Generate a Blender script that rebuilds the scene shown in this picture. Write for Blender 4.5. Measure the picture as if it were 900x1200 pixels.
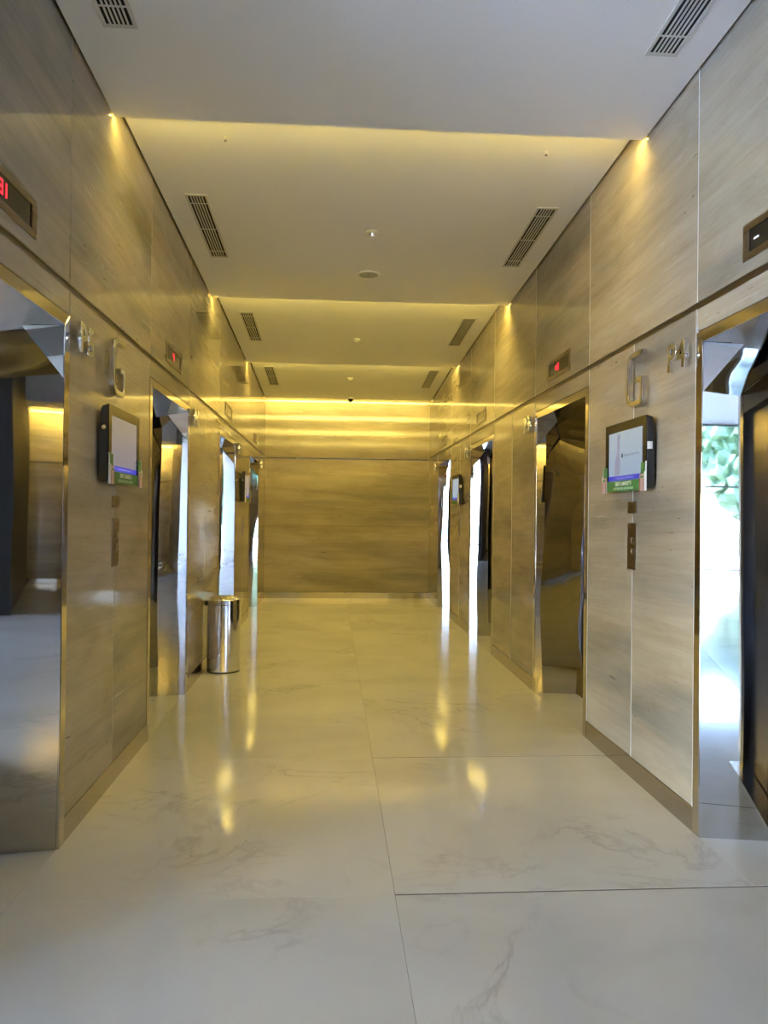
import bpy, bmesh, math, random
from mathutils import Vector, Matrix

# ------------------------------------------------------------------ clear
for o in list(bpy.data.objects):
    bpy.data.objects.remove(o, do_unlink=True)
scene = bpy.context.scene
COL = scene.collection
random.seed(7)

# ------------------------------------------------------------------ camera
CAM_H = 1.5
F_PX, YAW, PITCH, ROLL = 897.85, 0.06742, 0.00364, 0.01037
cd = bpy.data.cameras.new('camera')
cam = bpy.data.objects.new('camera', cd)
COL.objects.link(cam)
cd.sensor_fit = 'HORIZONTAL'
cd.sensor_width = 36.0
cd.lens = F_PX / 900.0 * 36.0
cd.clip_start = 0.02
cd.clip_end = 400
fw = Vector((math.sin(YAW) * math.cos(PITCH), math.cos(YAW) * math.cos(PITCH), math.sin(PITCH)))
rt = Vector((math.cos(YAW), -math.sin(YAW), 0))
up = rt.cross(fw)
rt2 = math.cos(ROLL) * rt + math.sin(ROLL) * up
up2 = -math.sin(ROLL) * rt + math.cos(ROLL) * up
cam.matrix_world = Matrix(((rt2.x, up2.x, -fw.x, 0), (rt2.y, up2.y, -fw.y, 0), (rt2.z, up2.z, -fw.z, CAM_H), (0, 0, 0, 1)))
scene.camera = cam

# ------------------------------------------------------------------ world, sun, exposure
world = bpy.data.worlds.new('world')
scene.world = world
world.use_nodes = True
wn = world.node_tree
wn.nodes.clear()
w_out = wn.nodes.new('ShaderNodeOutputWorld')
w_bg = wn.nodes.new('ShaderNodeBackground')
w_sky = wn.nodes.new('ShaderNodeTexSky')
w_sky.sky_type = 'NISHITA'
w_sky.sun_disc = False
w_sky.sun_elevation = math.radians(52)
w_sky.sun_rotation = math.radians(242)
w_sky.dust_density = 1.0
w_bg.inputs['Strength'].default_value = 4.9
w_mul = wn.nodes.new('ShaderNodeMix')          # one even tint over the whole sky: the camera's cool daylight balance
w_mul.data_type = 'RGBA'
w_mul.blend_type = 'MULTIPLY'
w_mul.inputs[0].default_value = 1.0
w_mul.inputs[7].default_value = (0.80, 0.91, 1.17, 1)
wn.links.new(w_sky.outputs[0], w_mul.inputs[6])
wn.links.new(w_mul.outputs[2], w_bg.inputs[0])
wn.links.new(w_bg.outputs[0], w_out.inputs[0])

sd = bpy.data.lights.new('sun', 'SUN')
sd.energy = 32.0
sd.angle = math.radians(1.0)
sd.color = (0.80, 0.89, 1.20)
sun = bpy.data.objects.new('sun', sd)
COL.objects.link(sun)
sun.rotation_euler = (math.radians(46), 0, math.radians(-62))

def portal(loc, rot, sx, sy):
    ld = bpy.data.lights.new('window_portal', 'AREA')
    ld.shape = 'RECTANGLE'
    ld.size = sx
    ld.size_y = sy
    ld.cycles.is_portal = True
    lo = bpy.data.objects.new('window_portal', ld)
    COL.objects.link(lo)
    lo.location = loc
    lo.rotation_euler = rot

# sampling guides only (they emit nothing of their own): one per glazed front
portal((-10.92, -6.4, 1.4), (math.radians(90), 0, math.radians(-90)), 7.4, 2.7)
portal((6.05, -8.3, 3.0), (math.radians(90), 0, math.radians(90)), 3.8, 2.3)
portal((-7.1, -16.05, 2.1), (math.radians(90), 0, math.radians(180)), 7.6, 4.1)
portal((2.1, -16.05, 2.1), (math.radians(90), 0, math.radians(180)), 8.0, 4.1)

vs = scene.view_settings
vs.view_transform = 'Standard'
vs.look = 'None'
vs.gamma = 1.0
vs.use_curve_mapping = False
EXPO = 2.12
vs.exposure = EXPO
SCREEN = 1.0 / 2 ** EXPO         # display brightness, so that lit screens read as photographed
LED_STRENGTH = 29.0
LED_COLOR = (1.0, 0.75, 0.17)
try:
    scene.cycles.use_denoising = True
    scene.cycles.max_bounces = 12
    scene.cycles.diffuse_bounces = 5
    scene.cycles.glossy_bounces = 7
    scene.cycles.transparent_max_bounces = 12
    scene.cycles.caustics_reflective = True
    scene.cycles.blur_glossy = 0.5
    scene.cycles.sample_clamp_indirect = 6.0
except Exception:
    pass

# ------------------------------------------------------------------ dimensions (metres)
XL, XR = -1.197, 1.7325          # stone faces of the two corridor walls
YB = 13.69                       # stone face of the back wall
Y0 = 2.10                        # near end of the corridor walls
ZJ = 2.515                       # long horizontal groove
HEAD = 2.385                     # top of the door frames
FRW = 0.062                      # face width of the door frames
DOORS = [(2.12, 3.555), (5.10, 6.485), (8.16, 9.58), (11.13, 12.53)]
DEPTH = 0.40

# ------------------------------------------------------------------ node helpers
def new_mat(name):
    m = bpy.data.materials.new(name)
    m.use_nodes = True
    nt = m.node_tree
    b = nt.nodes['Principled BSDF']
    return m, nt, b

def simple(name, col, rough=0.5, metal=0.0, emit=None, strength=0.0, ior=1.5, coat=0.0):
    m, nt, b = new_mat(name)
    b.inputs['Base Color'].default_value = (*col, 1)
    b.inputs['Roughness'].default_value = rough
    b.inputs['Metallic'].default_value = metal
    b.inputs['IOR'].default_value = ior
    if coat:
        b.inputs['Coat Weight'].default_value = coat
        b.inputs['Coat Roughness'].default_value = 0.03
    if emit:
        b.inputs['Emission Color'].default_value = (*emit, 1)
        b.inputs['Emission Strength'].default_value = strength
    # a breath of procedural variation so no surface is perfectly flat in tone
    tc = nt.nodes.new('ShaderNodeTexCoord')
    nz = nt.nodes.new('ShaderNodeTexNoise')
    nz.inputs['Scale'].default_value = 9.0
    nz.inputs['Detail'].default_value = 4.0
    mr = nt.nodes.new('ShaderNodeMapRange')
    mr.inputs['To Min'].default_value = max(0.0, rough * 0.85)
    mr.inputs['To Max'].default_value = min(1.0, rough * 1.15)
    nt.links.new(tc.outputs['Object'], nz.inputs['Vector'])
    nt.links.new(nz.outputs['Fac'], mr.inputs['Value'])
    nt.links.new(mr.outputs['Result'], b.inputs['Roughness'])
    return m

def ramp(nt, stops):
    r = nt.nodes.new('ShaderNodeValToRGB')
    el = r.color_ramp.elements
    while len(el) < len(stops):
        el.new(0.5)
    for e, (p, c) in zip(el, stops):
        e.position = p
        e.color = (*c, 1) if len(c) == 3 else c
    return r

def math_node(nt, op, a=None, b=None):
    n = nt.nodes.new('ShaderNodeMath')
    n.operation = op
    for i, v in enumerate((a, b)):
        if v is None:
            continue
        if isinstance(v, (int, float)):
            n.inputs[i].default_value = v
        else:
            nt.links.new(v, n.inputs[i])
    return n.outputs[0]

def mix_col(nt, fac, a, b, blend='MIX'):
    n = nt.nodes.new('ShaderNodeMix')
    n.data_type = 'RGBA'
    n.blend_type = blend
    for sock, v in ((n.inputs[0], fac), (n.inputs[6], a), (n.inputs[7], b)):
        if isinstance(v, (int, float)):
            sock.default_value = v
        elif isinstance(v, tuple):
            sock.default_value = (*v, 1)
        else:
            nt.links.new(v, sock)
    return n.outputs[2]

def travertine(name, rough=0.06):
    """vein-cut travertine: long level streaks, grey clouds, small pits, chalky flecks"""
    m, nt, b = new_mat(name)
    tc = nt.nodes.new('ShaderNodeTexCoord')
    info = nt.nodes.new('ShaderNodeObjectInfo')
    sep = nt.nodes.new('ShaderNodeSeparateXYZ')
    nt.links.new(tc.outputs['Object'], sep.inputs[0])
    along = math_node(nt, 'ADD', sep.outputs['X'], sep.outputs['Y'])
    rnd = math_node(nt, 'MULTIPLY', info.outputs['Random'], 37.0)
    zz = math_node(nt, 'ADD', sep.outputs['Z'], math_node(nt, 'MULTIPLY', along, 0.03))
    def vec(sa, sz):
        c = nt.nodes.new('ShaderNodeCombineXYZ')
        nt.links.new(math_node(nt, 'MULTIPLY', along, sa), c.inputs[0])
        nt.links.new(math_node(nt, 'MULTIPLY', zz, sz), c.inputs[1])
        nt.links.new(rnd, c.inputs[2])
        return c.outputs[0]
    def noise(v, scale, detail, dist=0.0, rg=0.55):
        n = nt.nodes.new('ShaderNodeTexNoise')
        n.inputs['Scale'].default_value = scale
        n.inputs['Detail'].default_value = detail
        n.inputs['Roughness'].default_value = rg
        n.inputs['Distortion'].default_value = dist
        nt.links.new(v, n.inputs['Vector'])
        return n.outputs['Fac']
    bands = noise(vec(0.28, 2.2), 1.0, 3.0, 0.4)
    fine = noise(vec(1.2, 26.0), 1.0, 6.0, 0.3, 0.65)
    hair = noise(vec(2.6, 95.0), 1.0, 3.0, 0.2, 0.6)
    r1 = ramp(nt, [(0.30, (0.215, 0.20, 0.163)), (0.42, (0.285, 0.252, 0.194)), (0.54, (0.375, 0.318, 0.232)), (0.66, (0.40, 0.345, 0.258)), (0.80, (0.43, 0.38, 0.30))])
    nt.links.new(bands, r1.inputs[0])
    r2 = ramp(nt, [(0.30, (0.42, 0.39, 0.35)), (0.52, (0.5, 0.5, 0.5)), (0.74, (0.57, 0.56, 0.545))])
    nt.links.new(fine, r2.inputs[0])
    c1 = mix_col(nt, 0.50, r1.outputs[0], r2.outputs[0], 'OVERLAY')
    mot = noise(vec(1.6, 5.0), 1.0, 6.0, 0.5, 0.6)
    rm = ramp(nt, [(0.30, (0.42, 0.40, 0.37)), (0.5, (0.5, 0.5, 0.5)), (0.70, (0.57, 0.56, 0.55))])
    nt.links.new(mot, rm.inputs[0])
    c1 = mix_col(nt, 0.8, c1, rm.outputs[0], 'OVERLAY')
    r3 = ramp(nt, [(0.33, (0.45, 0.435, 0.41)), (0.5, (0.5, 0.5, 0.5)), (0.68, (0.54, 0.54, 0.53))])
    nt.links.new(hair, r3.inputs[0])
    c2 = mix_col(nt, 0.4, c1, r3.outputs[0], 'OVERLAY')
    # chalky flecks lying along the veins
    ch = noise(vec(2.2, 34.0), 1.0, 8.0, 1.0, 0.7)
    chm = noise(vec(0.5, 1.6), 1.0, 2.0)
    rc = ramp(nt, [(0.60, (0, 0, 0)), (0.68, (1, 1, 1))])
    nt.links.new(ch, rc.inputs[0])
    rcm = ramp(nt, [(0.50, (0, 0, 0)), (0.62, (1, 1, 1))])
    nt.links.new(chm, rcm.inputs[0])
    fl = math_node(nt, 'MULTIPLY', rc.outputs[0], rcm.outputs[0])
    c3 = mix_col(nt, math_node(nt, 'MULTIPLY', fl, 0.55), c2, (0.66, 0.63, 0.58))
    # little open pits
    pit = noise(vec(7.0, 42.0), 1.0, 2.0, 0.6)
    pm = noise(vec(0.9, 3.5), 1.0, 2.0)
    rp = ramp(nt, [(0.69, (0, 0, 0)), (0.73, (1, 1, 1))])
    nt.links.new(pit, rp.inputs[0])
    rpm = ramp(nt, [(0.52, (0, 0, 0)), (0.60, (1, 1, 1))])
    nt.links.new(pm, rpm.inputs[0])
    pf = math_node(nt, 'MULTIPLY', rp.outputs[0], rpm.outputs[0])
    c4 = mix_col(nt, math_node(nt, 'MULTIPLY', pf, 0.75), c3, (0.10, 0.075, 0.05))
    nt.links.new(c4, b.inputs['Base Color'])
    b.inputs['IOR'].default_value = 1.55
    rr = nt.nodes.new('ShaderNodeMapRange')
    rr.inputs['To Min'].default_value = rough
    rr.inputs['To Max'].default_value = rough * 2.0
    nt.links.new(math_node(nt, 'ADD', math_node(nt, 'MULTIPLY', fine, 0.5), math_node(nt, 'MULTIPLY', pf, 0.4)), rr.inputs['Value'])
    nt.links.new(rr.outputs['Result'], b.inputs['Roughness'])
    bp = nt.nodes.new('ShaderNodeBump')
    bp.inputs['Strength'].default_value = 0.02
    bp.inputs['Distance'].default_value = 0.004
    nt.links.new(math_node(nt, 'SUBTRACT', fine, pf), bp.inputs['Height'])
    nt.links.new(bp.outputs[0], b.inputs['Normal'])
    return m

def marble(name):
    m, nt, b = new_mat(name)
    tc = nt.nodes.new('ShaderNodeTexCoord')
    info = nt.nodes.new('ShaderNodeObjectInfo')
    mp = nt.nodes.new('ShaderNodeMapping')
    nt.links.new(tc.outputs['Object'], mp.inputs['Vector'])
    cx = nt.nodes.new('ShaderNodeCombineXYZ')
    nt.links.new(math_node(nt, 'MULTIPLY', info.outputs['Random'], 40.0), cx.inputs[2])
    nt.links.new(cx.outputs[0], mp.inputs['Location'])
    def noise(scale, detail, dist, rg=0.55):
        n = nt.nodes.new('ShaderNodeTexNoise')
        n.inputs['Scale'].default_value = scale
        n.inputs['Detail'].default_value = detail
        n.inputs['Roughness'].default_value = rg
        n.inputs['Distortion'].default_value = dist
        nt.links.new(mp.outputs[0], n.inputs['Vector'])
        return n.outputs['Fac']
    big = noise(0.9, 4, 0.6)
    r1 = ramp(nt, [(0.3, (0.60, 0.595, 0.57)), (0.5, (0.68, 0.675, 0.645)), (0.75, (0.74, 0.735, 0.71))])
    nt.links.new(big, r1.inputs[0])
    # veins: where a warped noise crosses its middle value, only inside some patches
    v = noise(1.5, 6, 0.9, 0.62)
    d = math_node(nt, 'ABSOLUTE', math_node(nt, 'SUBTRACT', v, 0.5))
    rv = ramp(nt, [(0.0, (1, 1, 1)), (0.008, (0.55, 0.55, 0.55)), (0.03, (0, 0, 0))])
    nt.links.new(d, rv.inputs[0])
    pm = noise(1.1, 3, 0.3)
    rp = ramp(nt, [(0.50, (0, 0, 0)), (0.66, (1, 1, 1))])
    nt.links.new(pm, rp.inputs[0])
    vf = math_node(nt, 'MULTIPLY', rv.outputs[0], rp.outputs[0])
    c = mix_col(nt, math_node(nt, 'MULTIPLY', vf, 0.50), r1.outputs[0], (0.34, 0.335, 0.34))
    cl = noise(4.0, 6, 0.8, 0.7)
    rcl = ramp(nt, [(0.58, (0, 0, 0)), (0.78, (1, 1, 1))])
    nt.links.new(cl, rcl.inputs[0])
    c = mix_col(nt, math_node(nt, 'MULTIPLY', math_node(nt, 'MULTIPLY', rcl.outputs[0], rp.outputs[0]), 0.35), c, (0.46, 0.45, 0.44))
    nt.links.new(c, b.inputs['Base Color'])
    b.inputs['IOR'].default_value = 1.5
    rr = nt.nodes.new('ShaderNodeMapRange')
    rr.inputs['To Min'].default_value = 0.07
    rr.inputs['To Max'].default_value = 0.13
    nt.links.new(big, rr.inputs['Value'])
    nt.links.new(rr.outputs['Result'], b.inputs['Roughness'])
    return m

def brushed(name, col, rough, vertical=True, amt=0.35):
    m, nt, b = new_mat(name)
    tc = nt.nodes.new('ShaderNodeTexCoord')
    mp = nt.nodes.new('ShaderNodeMapping')
    mp.inputs['Scale'].default_value = (180, 180, 2) if vertical else (3, 3, 200)
    n = nt.nodes.new('ShaderNodeTexNoise')
    n.inputs['Scale'].default_value = 1.0
    n.inputs['Detail'].default_value = 3.0
    nt.links.new(tc.outputs['Object'], mp.inputs['Vector'])
    nt.links.new(mp.outputs[0], n.inputs['Vector'])
    mr = nt.nodes.new('ShaderNodeMapRange')
    mr.inputs['To Min'].default_value = rough * (1 - amt)
    mr.inputs['To Max'].default_value = rough * (1 + amt)
    nt.links.new(n.outputs['Fac'], mr.inputs['Value'])
    nt.links.new(mr.outputs['Result'], b.inputs['Roughness'])
    b.inputs['Base Color'].default_value = (*col, 1)
    b.inputs['Metallic'].default_value = 1.0
    return m

def glass_thin(name, t=0.95):
    m = bpy.data.materials.new(name)
    m.use_nodes = True
    nt = m.node_tree
    nt.nodes.clear()
    o = nt.nodes.new('ShaderNodeOutputMaterial')
    tr = nt.nodes.new('ShaderNodeBsdfTransparent')
    tr.inputs[0].default_value = (t, t, t * 1.02, 1)
    gl = nt.nodes.new('ShaderNodeBsdfGlossy')
    gl.inputs['Roughness'].default_value = 0.0
    fr = nt.nodes.new('ShaderNodeFresnel')
    mx = nt.nodes.new('ShaderNodeMixShader')
    nt.links.new(fr.outputs[0], mx.inputs[0])
    nt.links.new(tr.outputs[0], mx.inputs[1])
    nt.links.new(gl.outputs[0], mx.inputs[2])
    nt.links.new(mx.outputs[0], o.inputs[0])
    return m

def leafy(name, c0, c1):
    m, nt, b = new_mat(name)
    tc = nt.nodes.new('ShaderNodeTexCoord')
    n = nt.nodes.new('ShaderNodeTexNoise')
    n.inputs['Scale'].default_value = 8.0
    n.inputs['Detail'].default_value = 8.0
    n.inputs['Roughness'].default_value = 0.75
    nt.links.new(tc.outputs['Object'], n.inputs['Vector'])
    r = ramp(nt, [(0.35, c0), (0.65, c1)])
    nt.links.new(n.outputs['Fac'], r.inputs[0])
    nt.links.new(r.outputs[0], b.inputs['Base Color'])
    b.inputs['Roughness'].default_value = 0.6
    return m

M = {}
M['stone'] = travertine('polished_travertine')
M['marble'] = marble('polished_white_marble')
M['paint'] = simple('ceiling_paint', (0.86, 0.86, 0.86), 0.85)
M['core'] = simple('dark_core', (0.03, 0.028, 0.025), 0.9)
M['groove'] = brushed('groove_bronze', (0.20, 0.17, 0.135), 0.35, False)
M['mirror'] = simple('mirror_polished_steel', (0.54, 0.525, 0.50), 0.018, 1.0)
M['frame'] = simple('polished_frame_steel', (0.60, 0.55, 0.47), 0.06, 1.0)
M['lit_bead'] = simple('lit_joint_bead', (0.70, 0.70, 0.69), 0.35, 0.25)  # pale tone stands in for daylight caught by the right wall joints
M['leaf_steel'] = brushed('dark_brushed_door_steel', (0.075, 0.075, 0.08), 0.20)
M['dark_steel'] = brushed('dark_jamb_steel', (0.055, 0.055, 0.06), 0.16)
M['base'] = brushed('base_steel', (0.44, 0.40, 0.35), 0.12, False)
M['chrome'] = simple('chrome', (0.82, 0.82, 0.84), 0.05, 1.0)
M['satin'] = simple('satin_steel', (0.70, 0.70, 0.71), 0.16, 1.0)
M['bronze'] = brushed('bronze_plate', (0.27, 0.22, 0.165), 0.30, False)
M['bronze_dark'] = simple('bronze_button', (0.42, 0.38, 0.32), 0.25, 1.0)
M['black_gloss'] = simple('black_glass', (0.012, 0.012, 0.011), 0.12)
M['black'] = simple('black_plastic', (0.016, 0.017, 0.020), 0.38)
M['bezel'] = simple('black_bezel_gloss', (0.010, 0.009, 0.008), 0.10)
M['red'] = simple('red_led', (0.4, 0.0, 0.01), 0.5, 0.0, (1.0, 0.03, 0.05), 1.6 * SCREEN)
M['led_white'] = simple('white_led', (0.6, 0.6, 0.6), 0.5, 0.0, (0.9, 0.97, 1.0), 0.4 * SCREEN)
M['led'] = simple('warm_cove_led', (0.9, 0.8, 0.6), 0.5, 0.0, LED_COLOR, LED_STRENGTH)
M['led_first'] = simple('warm_cove_led_first', (0.9, 0.8, 0.6), 0.5, 0.0, LED_COLOR, LED_STRENGTH * 0.62)
M['led_end'] = simple('warm_cove_led_end', (0.9, 0.8, 0.6), 0.5, 0.0, LED_COLOR, LED_STRENGTH * 0.62)
M['led_lobby'] = simple('warm_cove_led_lobby', (0.9, 0.8, 0.6), 0.5, 0.0, LED_COLOR, LED_STRENGTH * 5.0)
M['vent'] = simple('vent_enamel', (0.62, 0.61, 0.58), 0.45)
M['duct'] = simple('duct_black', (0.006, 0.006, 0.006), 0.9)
M['white_plastic'] = simple('white_plastic', (0.78, 0.78, 0.75), 0.4)
M['grille'] = simple('speaker_grille', (0.50, 0.52, 0.50), 0.6)
M['paper'] = simple('white_paper', (0.80, 0.80, 0.80), 0.6)
M['green'] = simple('green_card', (0.06, 0.20, 0.055), 0.45)
M['pink'] = simple('leaflet_pink', (0.50, 0.36, 0.33), 0.5)
M['red_print'] = simple('leaflet_red', (0.42, 0.10, 0.08), 0.5)
M['ink_white'] = simple('white_ink', (0.72, 0.78, 0.70), 0.6)
M['ink_pale'] = simple('pale_green_ink', (0.30, 0.45, 0.28), 0.6)
M['ink_dark'] = simple('screen_dark_mark', (0.05, 0.07, 0.08), 0.5)
M['strip'] = simple('brown_joint_strip', (0.07, 0.055, 0.045), 0.4)
M['glass'] = glass_thin('window_glass')
M['glass_tint'] = glass_thin('tinted_window_glass', 0.55)  # this tint and the darker one are added to dim outdoors in the mirrors
M['glass_dark'] = glass_thin('dark_tinted_window_glass', 0.16)
M['mullion'] = simple('window_mullion', (0.10, 0.10, 0.105), 0.35, 0.6)
M['bronze_ceiling'] = simple('bronze_ceiling', (0.13, 0.105, 0.075), 0.5)
M['plaster'] = simple('lobby_plaster', (0.66, 0.65, 0.63), 0.7)
M['darkwall'] = simple('dark_timber', (0.010, 0.009, 0.009), 0.6)
M['lawn'] = leafy('lawn', (0.07, 0.14, 0.035), (0.13, 0.22, 0.06))
M['paving'] = simple('outdoor_paving', (0.52, 0.51, 0.50), 0.7)
M['leaves'] = leafy('tree_leaves', (0.015, 0.04, 0.012), (0.075, 0.13, 0.045))
M['bark'] = simple('tree_bark', (0.10, 0.075, 0.05), 0.8)

def screen_mat(name, top, low, strength):
    """a lit display: an even picture with a soft vertical change of tint"""
    m, nt, b = new_mat(name)
    tc = nt.nodes.new('ShaderNodeTexCoord')
    sp = nt.nodes.new('ShaderNodeSeparateXYZ')
    nt.links.new(tc.outputs['Generated'], sp.inputs[0])
    r = ramp(nt, [(0.0, low), (1.0, top)])
    nt.links.new(sp.outputs['Z'], r.inputs[0])
    b.inputs['Base Color'].default_value = (0.02, 0.02, 0.02, 1)
    b.inputs['Roughness'].default_value = 0.18
    nt.links.new(r.outputs[0], b.inputs['Emission Color'])
    b.inputs['Emission Strength'].default_value = strength
    return m

def emit_flat(name, col, s):
    return simple(name, (0.02, 0.02, 0.02), 0.3, 0.0, col, s)

# ------------------------------------------------------------------ mesh helpers
class MB:
    def __init__(self):
        self.bm = bmesh.new()

    def box(self, x0, x1, y0, y1, z0, z1, bevel=0.0, seg=1):
        r = bmesh.ops.create_cube(self.bm, size=1.0)
        vs_ = r['verts']
        for v in vs_:
            v.co = Vector((x0 + (v.co.x + 0.5) * (x1 - x0), y0 + (v.co.y + 0.5) * (y1 - y0), z0 + (v.co.z + 0.5) * (z1 - z0)))
        if bevel > 0:
            es = list({e for v in vs_ for e in v.link_edges})
            bmesh.ops.bevel(self.bm, geom=es, offset=bevel, segments=seg, affect='EDGES', profile=0.5)
        return self

    def prism(self, pts, axis, lo, hi, bevel=0.0):
        """extrude a closed 2-D outline along an axis; pts are in the other two axes, in order"""
        def mk(a, b, c):
            return {'x': (c, a, b), 'y': (a, c, b), 'z': (a, b, c)}[axis]
        v0 = [self.bm.verts.new(mk(a, b, lo)) for a, b in pts]
        v1 = [self.bm.verts.new(mk(a, b, hi)) for a, b in pts]
        fs = [self.bm.faces.new(v0), self.bm.faces.new(v1[::-1])]
        n = len(pts)
        for i in range(n):
            fs.append(self.bm.faces.new((v0[i], v1[i], v1[(i + 1) % n], v0[(i + 1) % n])))
        bmesh.ops.recalc_face_normals(self.bm, faces=fs)
        if bevel > 0:
            es = list({e for f in fs for e in f.edges})
            bmesh.ops.bevel(self.bm, geom=es, offset=bevel, segments=1, affect='EDGES', profile=0.5)
        return self

    def quad(self, a, b, c, d=None):
        vs_ = [self.bm.verts.new(p) for p in ((a, b, c) if d is None else (a, b, c, d))]
        self.bm.faces.new(vs_)
        return self

    def lathe(self, prof, cx=0, cy=0, cz=0, n=40, axis='z'):
        rings = []
        for r, h in prof:
            ring = []
            for i in range(n):
                a = 2 * math.pi * i / n
                p = (r * math.cos(a), r * math.sin(a), h)
                if axis == 'y':
                    p = (p[0], p[2], p[1])
                ring.append(self.bm.verts.new((cx + p[0], cy + p[1], cz + p[2])))
            rings.append(ring)
        fs = []
        for k in range(len(rings) - 1):
            for i in range(n):
                fs.append(self.bm.faces.new((rings[k][i], rings[k][(i + 1) % n], rings[k + 1][(i + 1) % n], rings[k + 1][i])))
        fs.append(self.bm.faces.new(rings[0]))
        fs.append(self.bm.faces.new(rings[-1]))
        bmesh.ops.recalc_face_normals(self.bm, faces=fs)
        return self

    def grid(self, fn, nu, nv, thick=None):
        g = [[self.bm.verts.new(fn(i / nu, j / nv)) for j in range(nv + 1)] for i in range(nu + 1)]
        for i in range(nu):
            for j in range(nv):
                self.bm.faces.new((g[i][j], g[i + 1][j], g[i + 1][j + 1], g[i][j + 1]))
        return self

    def obj(self, name, mat, parent=None, smooth=False, sharp=35):
        me = bpy.data.meshes.new(name)
        self.bm.normal_update()
        if smooth:
            for f in self.bm.faces:
                f.smooth = True
            lim = math.radians(sharp)
            for e in self.bm.edges:
                if len(e.link_faces) == 2 and e.calc_face_angle(0) > lim:
                    e.smooth = False
        self.bm.to_mesh(me)
        self.bm.free()
        me.materials.append(mat)
        o = bpy.data.objects.new(name, me)
        COL.objects.link(o)
        if parent is not None:
            o.parent = parent
        return o

def empty(name, loc=(0, 0, 0), rz=0.0):
    o = bpy.data.objects.new(name, None)
    o.empty_display_size = 0.1
    COL.objects.link(o)
    o.location = loc
    o.rotation_euler = (0, 0, rz)
    return o

def tag(o, label, cat, group=None):
    o['label'] = label
    o['category'] = cat
    if group:
        o['group'] = group
    return o

def struct(o, label=None):
    o['kind'] = 'structure'
    if label:
        o['label'] = label
    return o

def text_part(name, body, size, mat, parent, loc, extrude=0.0, offset=0.0, bevel=0.0, align='CENTER'):
    """lettering that stands in the local x-z plane and faces local -y"""
    cu = bpy.data.curves.new(name, 'FONT')
    cu.body = body
    cu.size = size
    cu.extrude = extrude
    cu.offset = offset
    cu.bevel_depth = bevel
    cu.bevel_resolution = 2
    cu.align_x = align
    tmp = bpy.data.objects.new(name + '_tmp', cu)
    COL.objects.link(tmp)
    dg = bpy.context.evaluated_depsgraph_get()
    me = bpy.data.meshes.new_from_object(tmp.evaluated_get(dg))
    bpy.data.objects.remove(tmp, do_unlink=True)
    me.transform(Matrix.Rotation(math.radians(90), 4, 'X'))
    me.name = name
    me.materials.clear()
    me.materials.append(mat)
    o = bpy.data.objects.new(name, me)
    COL.objects.link(o)
    o.parent = parent
    o.location = loc
    return o

# wall-mounted things are built facing local -y, local x = reading direction
def on_left(y, z):
    return (XL, y, z), math.radians(90)

def on_right(y, z):
    return (XR, y, z), math.radians(-90)

# ================================================================== FLOOR
fl = MB()
fl.box(-11.1, 6.2, -16.2, 14.2, -0.06, -0.012)
floor = struct(fl.obj('floor', M['core']), 'polished white marble floor')
GAP = 0.0007
def tile(x0, x1, y0, y1, gy0=GAP, gy1=GAP):
    m = MB()
    m.box(x0 + GAP, x1 - GAP, y0 + gy0, y1 - gy1, -0.012, 0.0)
    return m.obj('floor_tile', M['marble'], floor)
ys = [3.02 - 1.706 * 3, 3.02 - 1.706 * 2, 3.02 - 1.706, 3.02, 4.726, 6.43, 8.14, 9.85, 11.55, YB + 0.1]
cols = [(-1.95, -1.208), (-1.208, 0.263), (0.263, 1.735), (1.735, 2.5)]
for ci, (x0, x1) in enumerate(cols):
    for k in range(len(ys) - 1):
        wide = 0.0055 if ci >= 2 else GAP
        g0 = wide if k in (3, 4) else GAP
        g1 = wide if k in (2, 3) else GAP
        tile(x0, x1, ys[k], ys[k + 1], g0, g1)
for yy in (ys[3], ys[4]):
    m = MB()
    m.box(0.2637, 2.4993, yy - 0.0054, yy + 0.0054, -0.012, -0.0008)
    m.obj('joint_strip', M['strip'], floor)
lob = MB()
lob.box(-11.1, -1.952, -16.2, 14.2, -0.012, 0)
lob.box(2.502, 6.2, -16.2, 14.2, -0.012, 0)
lob.box(-1.951, 2.501, -16.2, ys[0] - 0.001, -0.012, 0)
lob.obj('lobby_floor_slab', M['marble'], floor)

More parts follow.
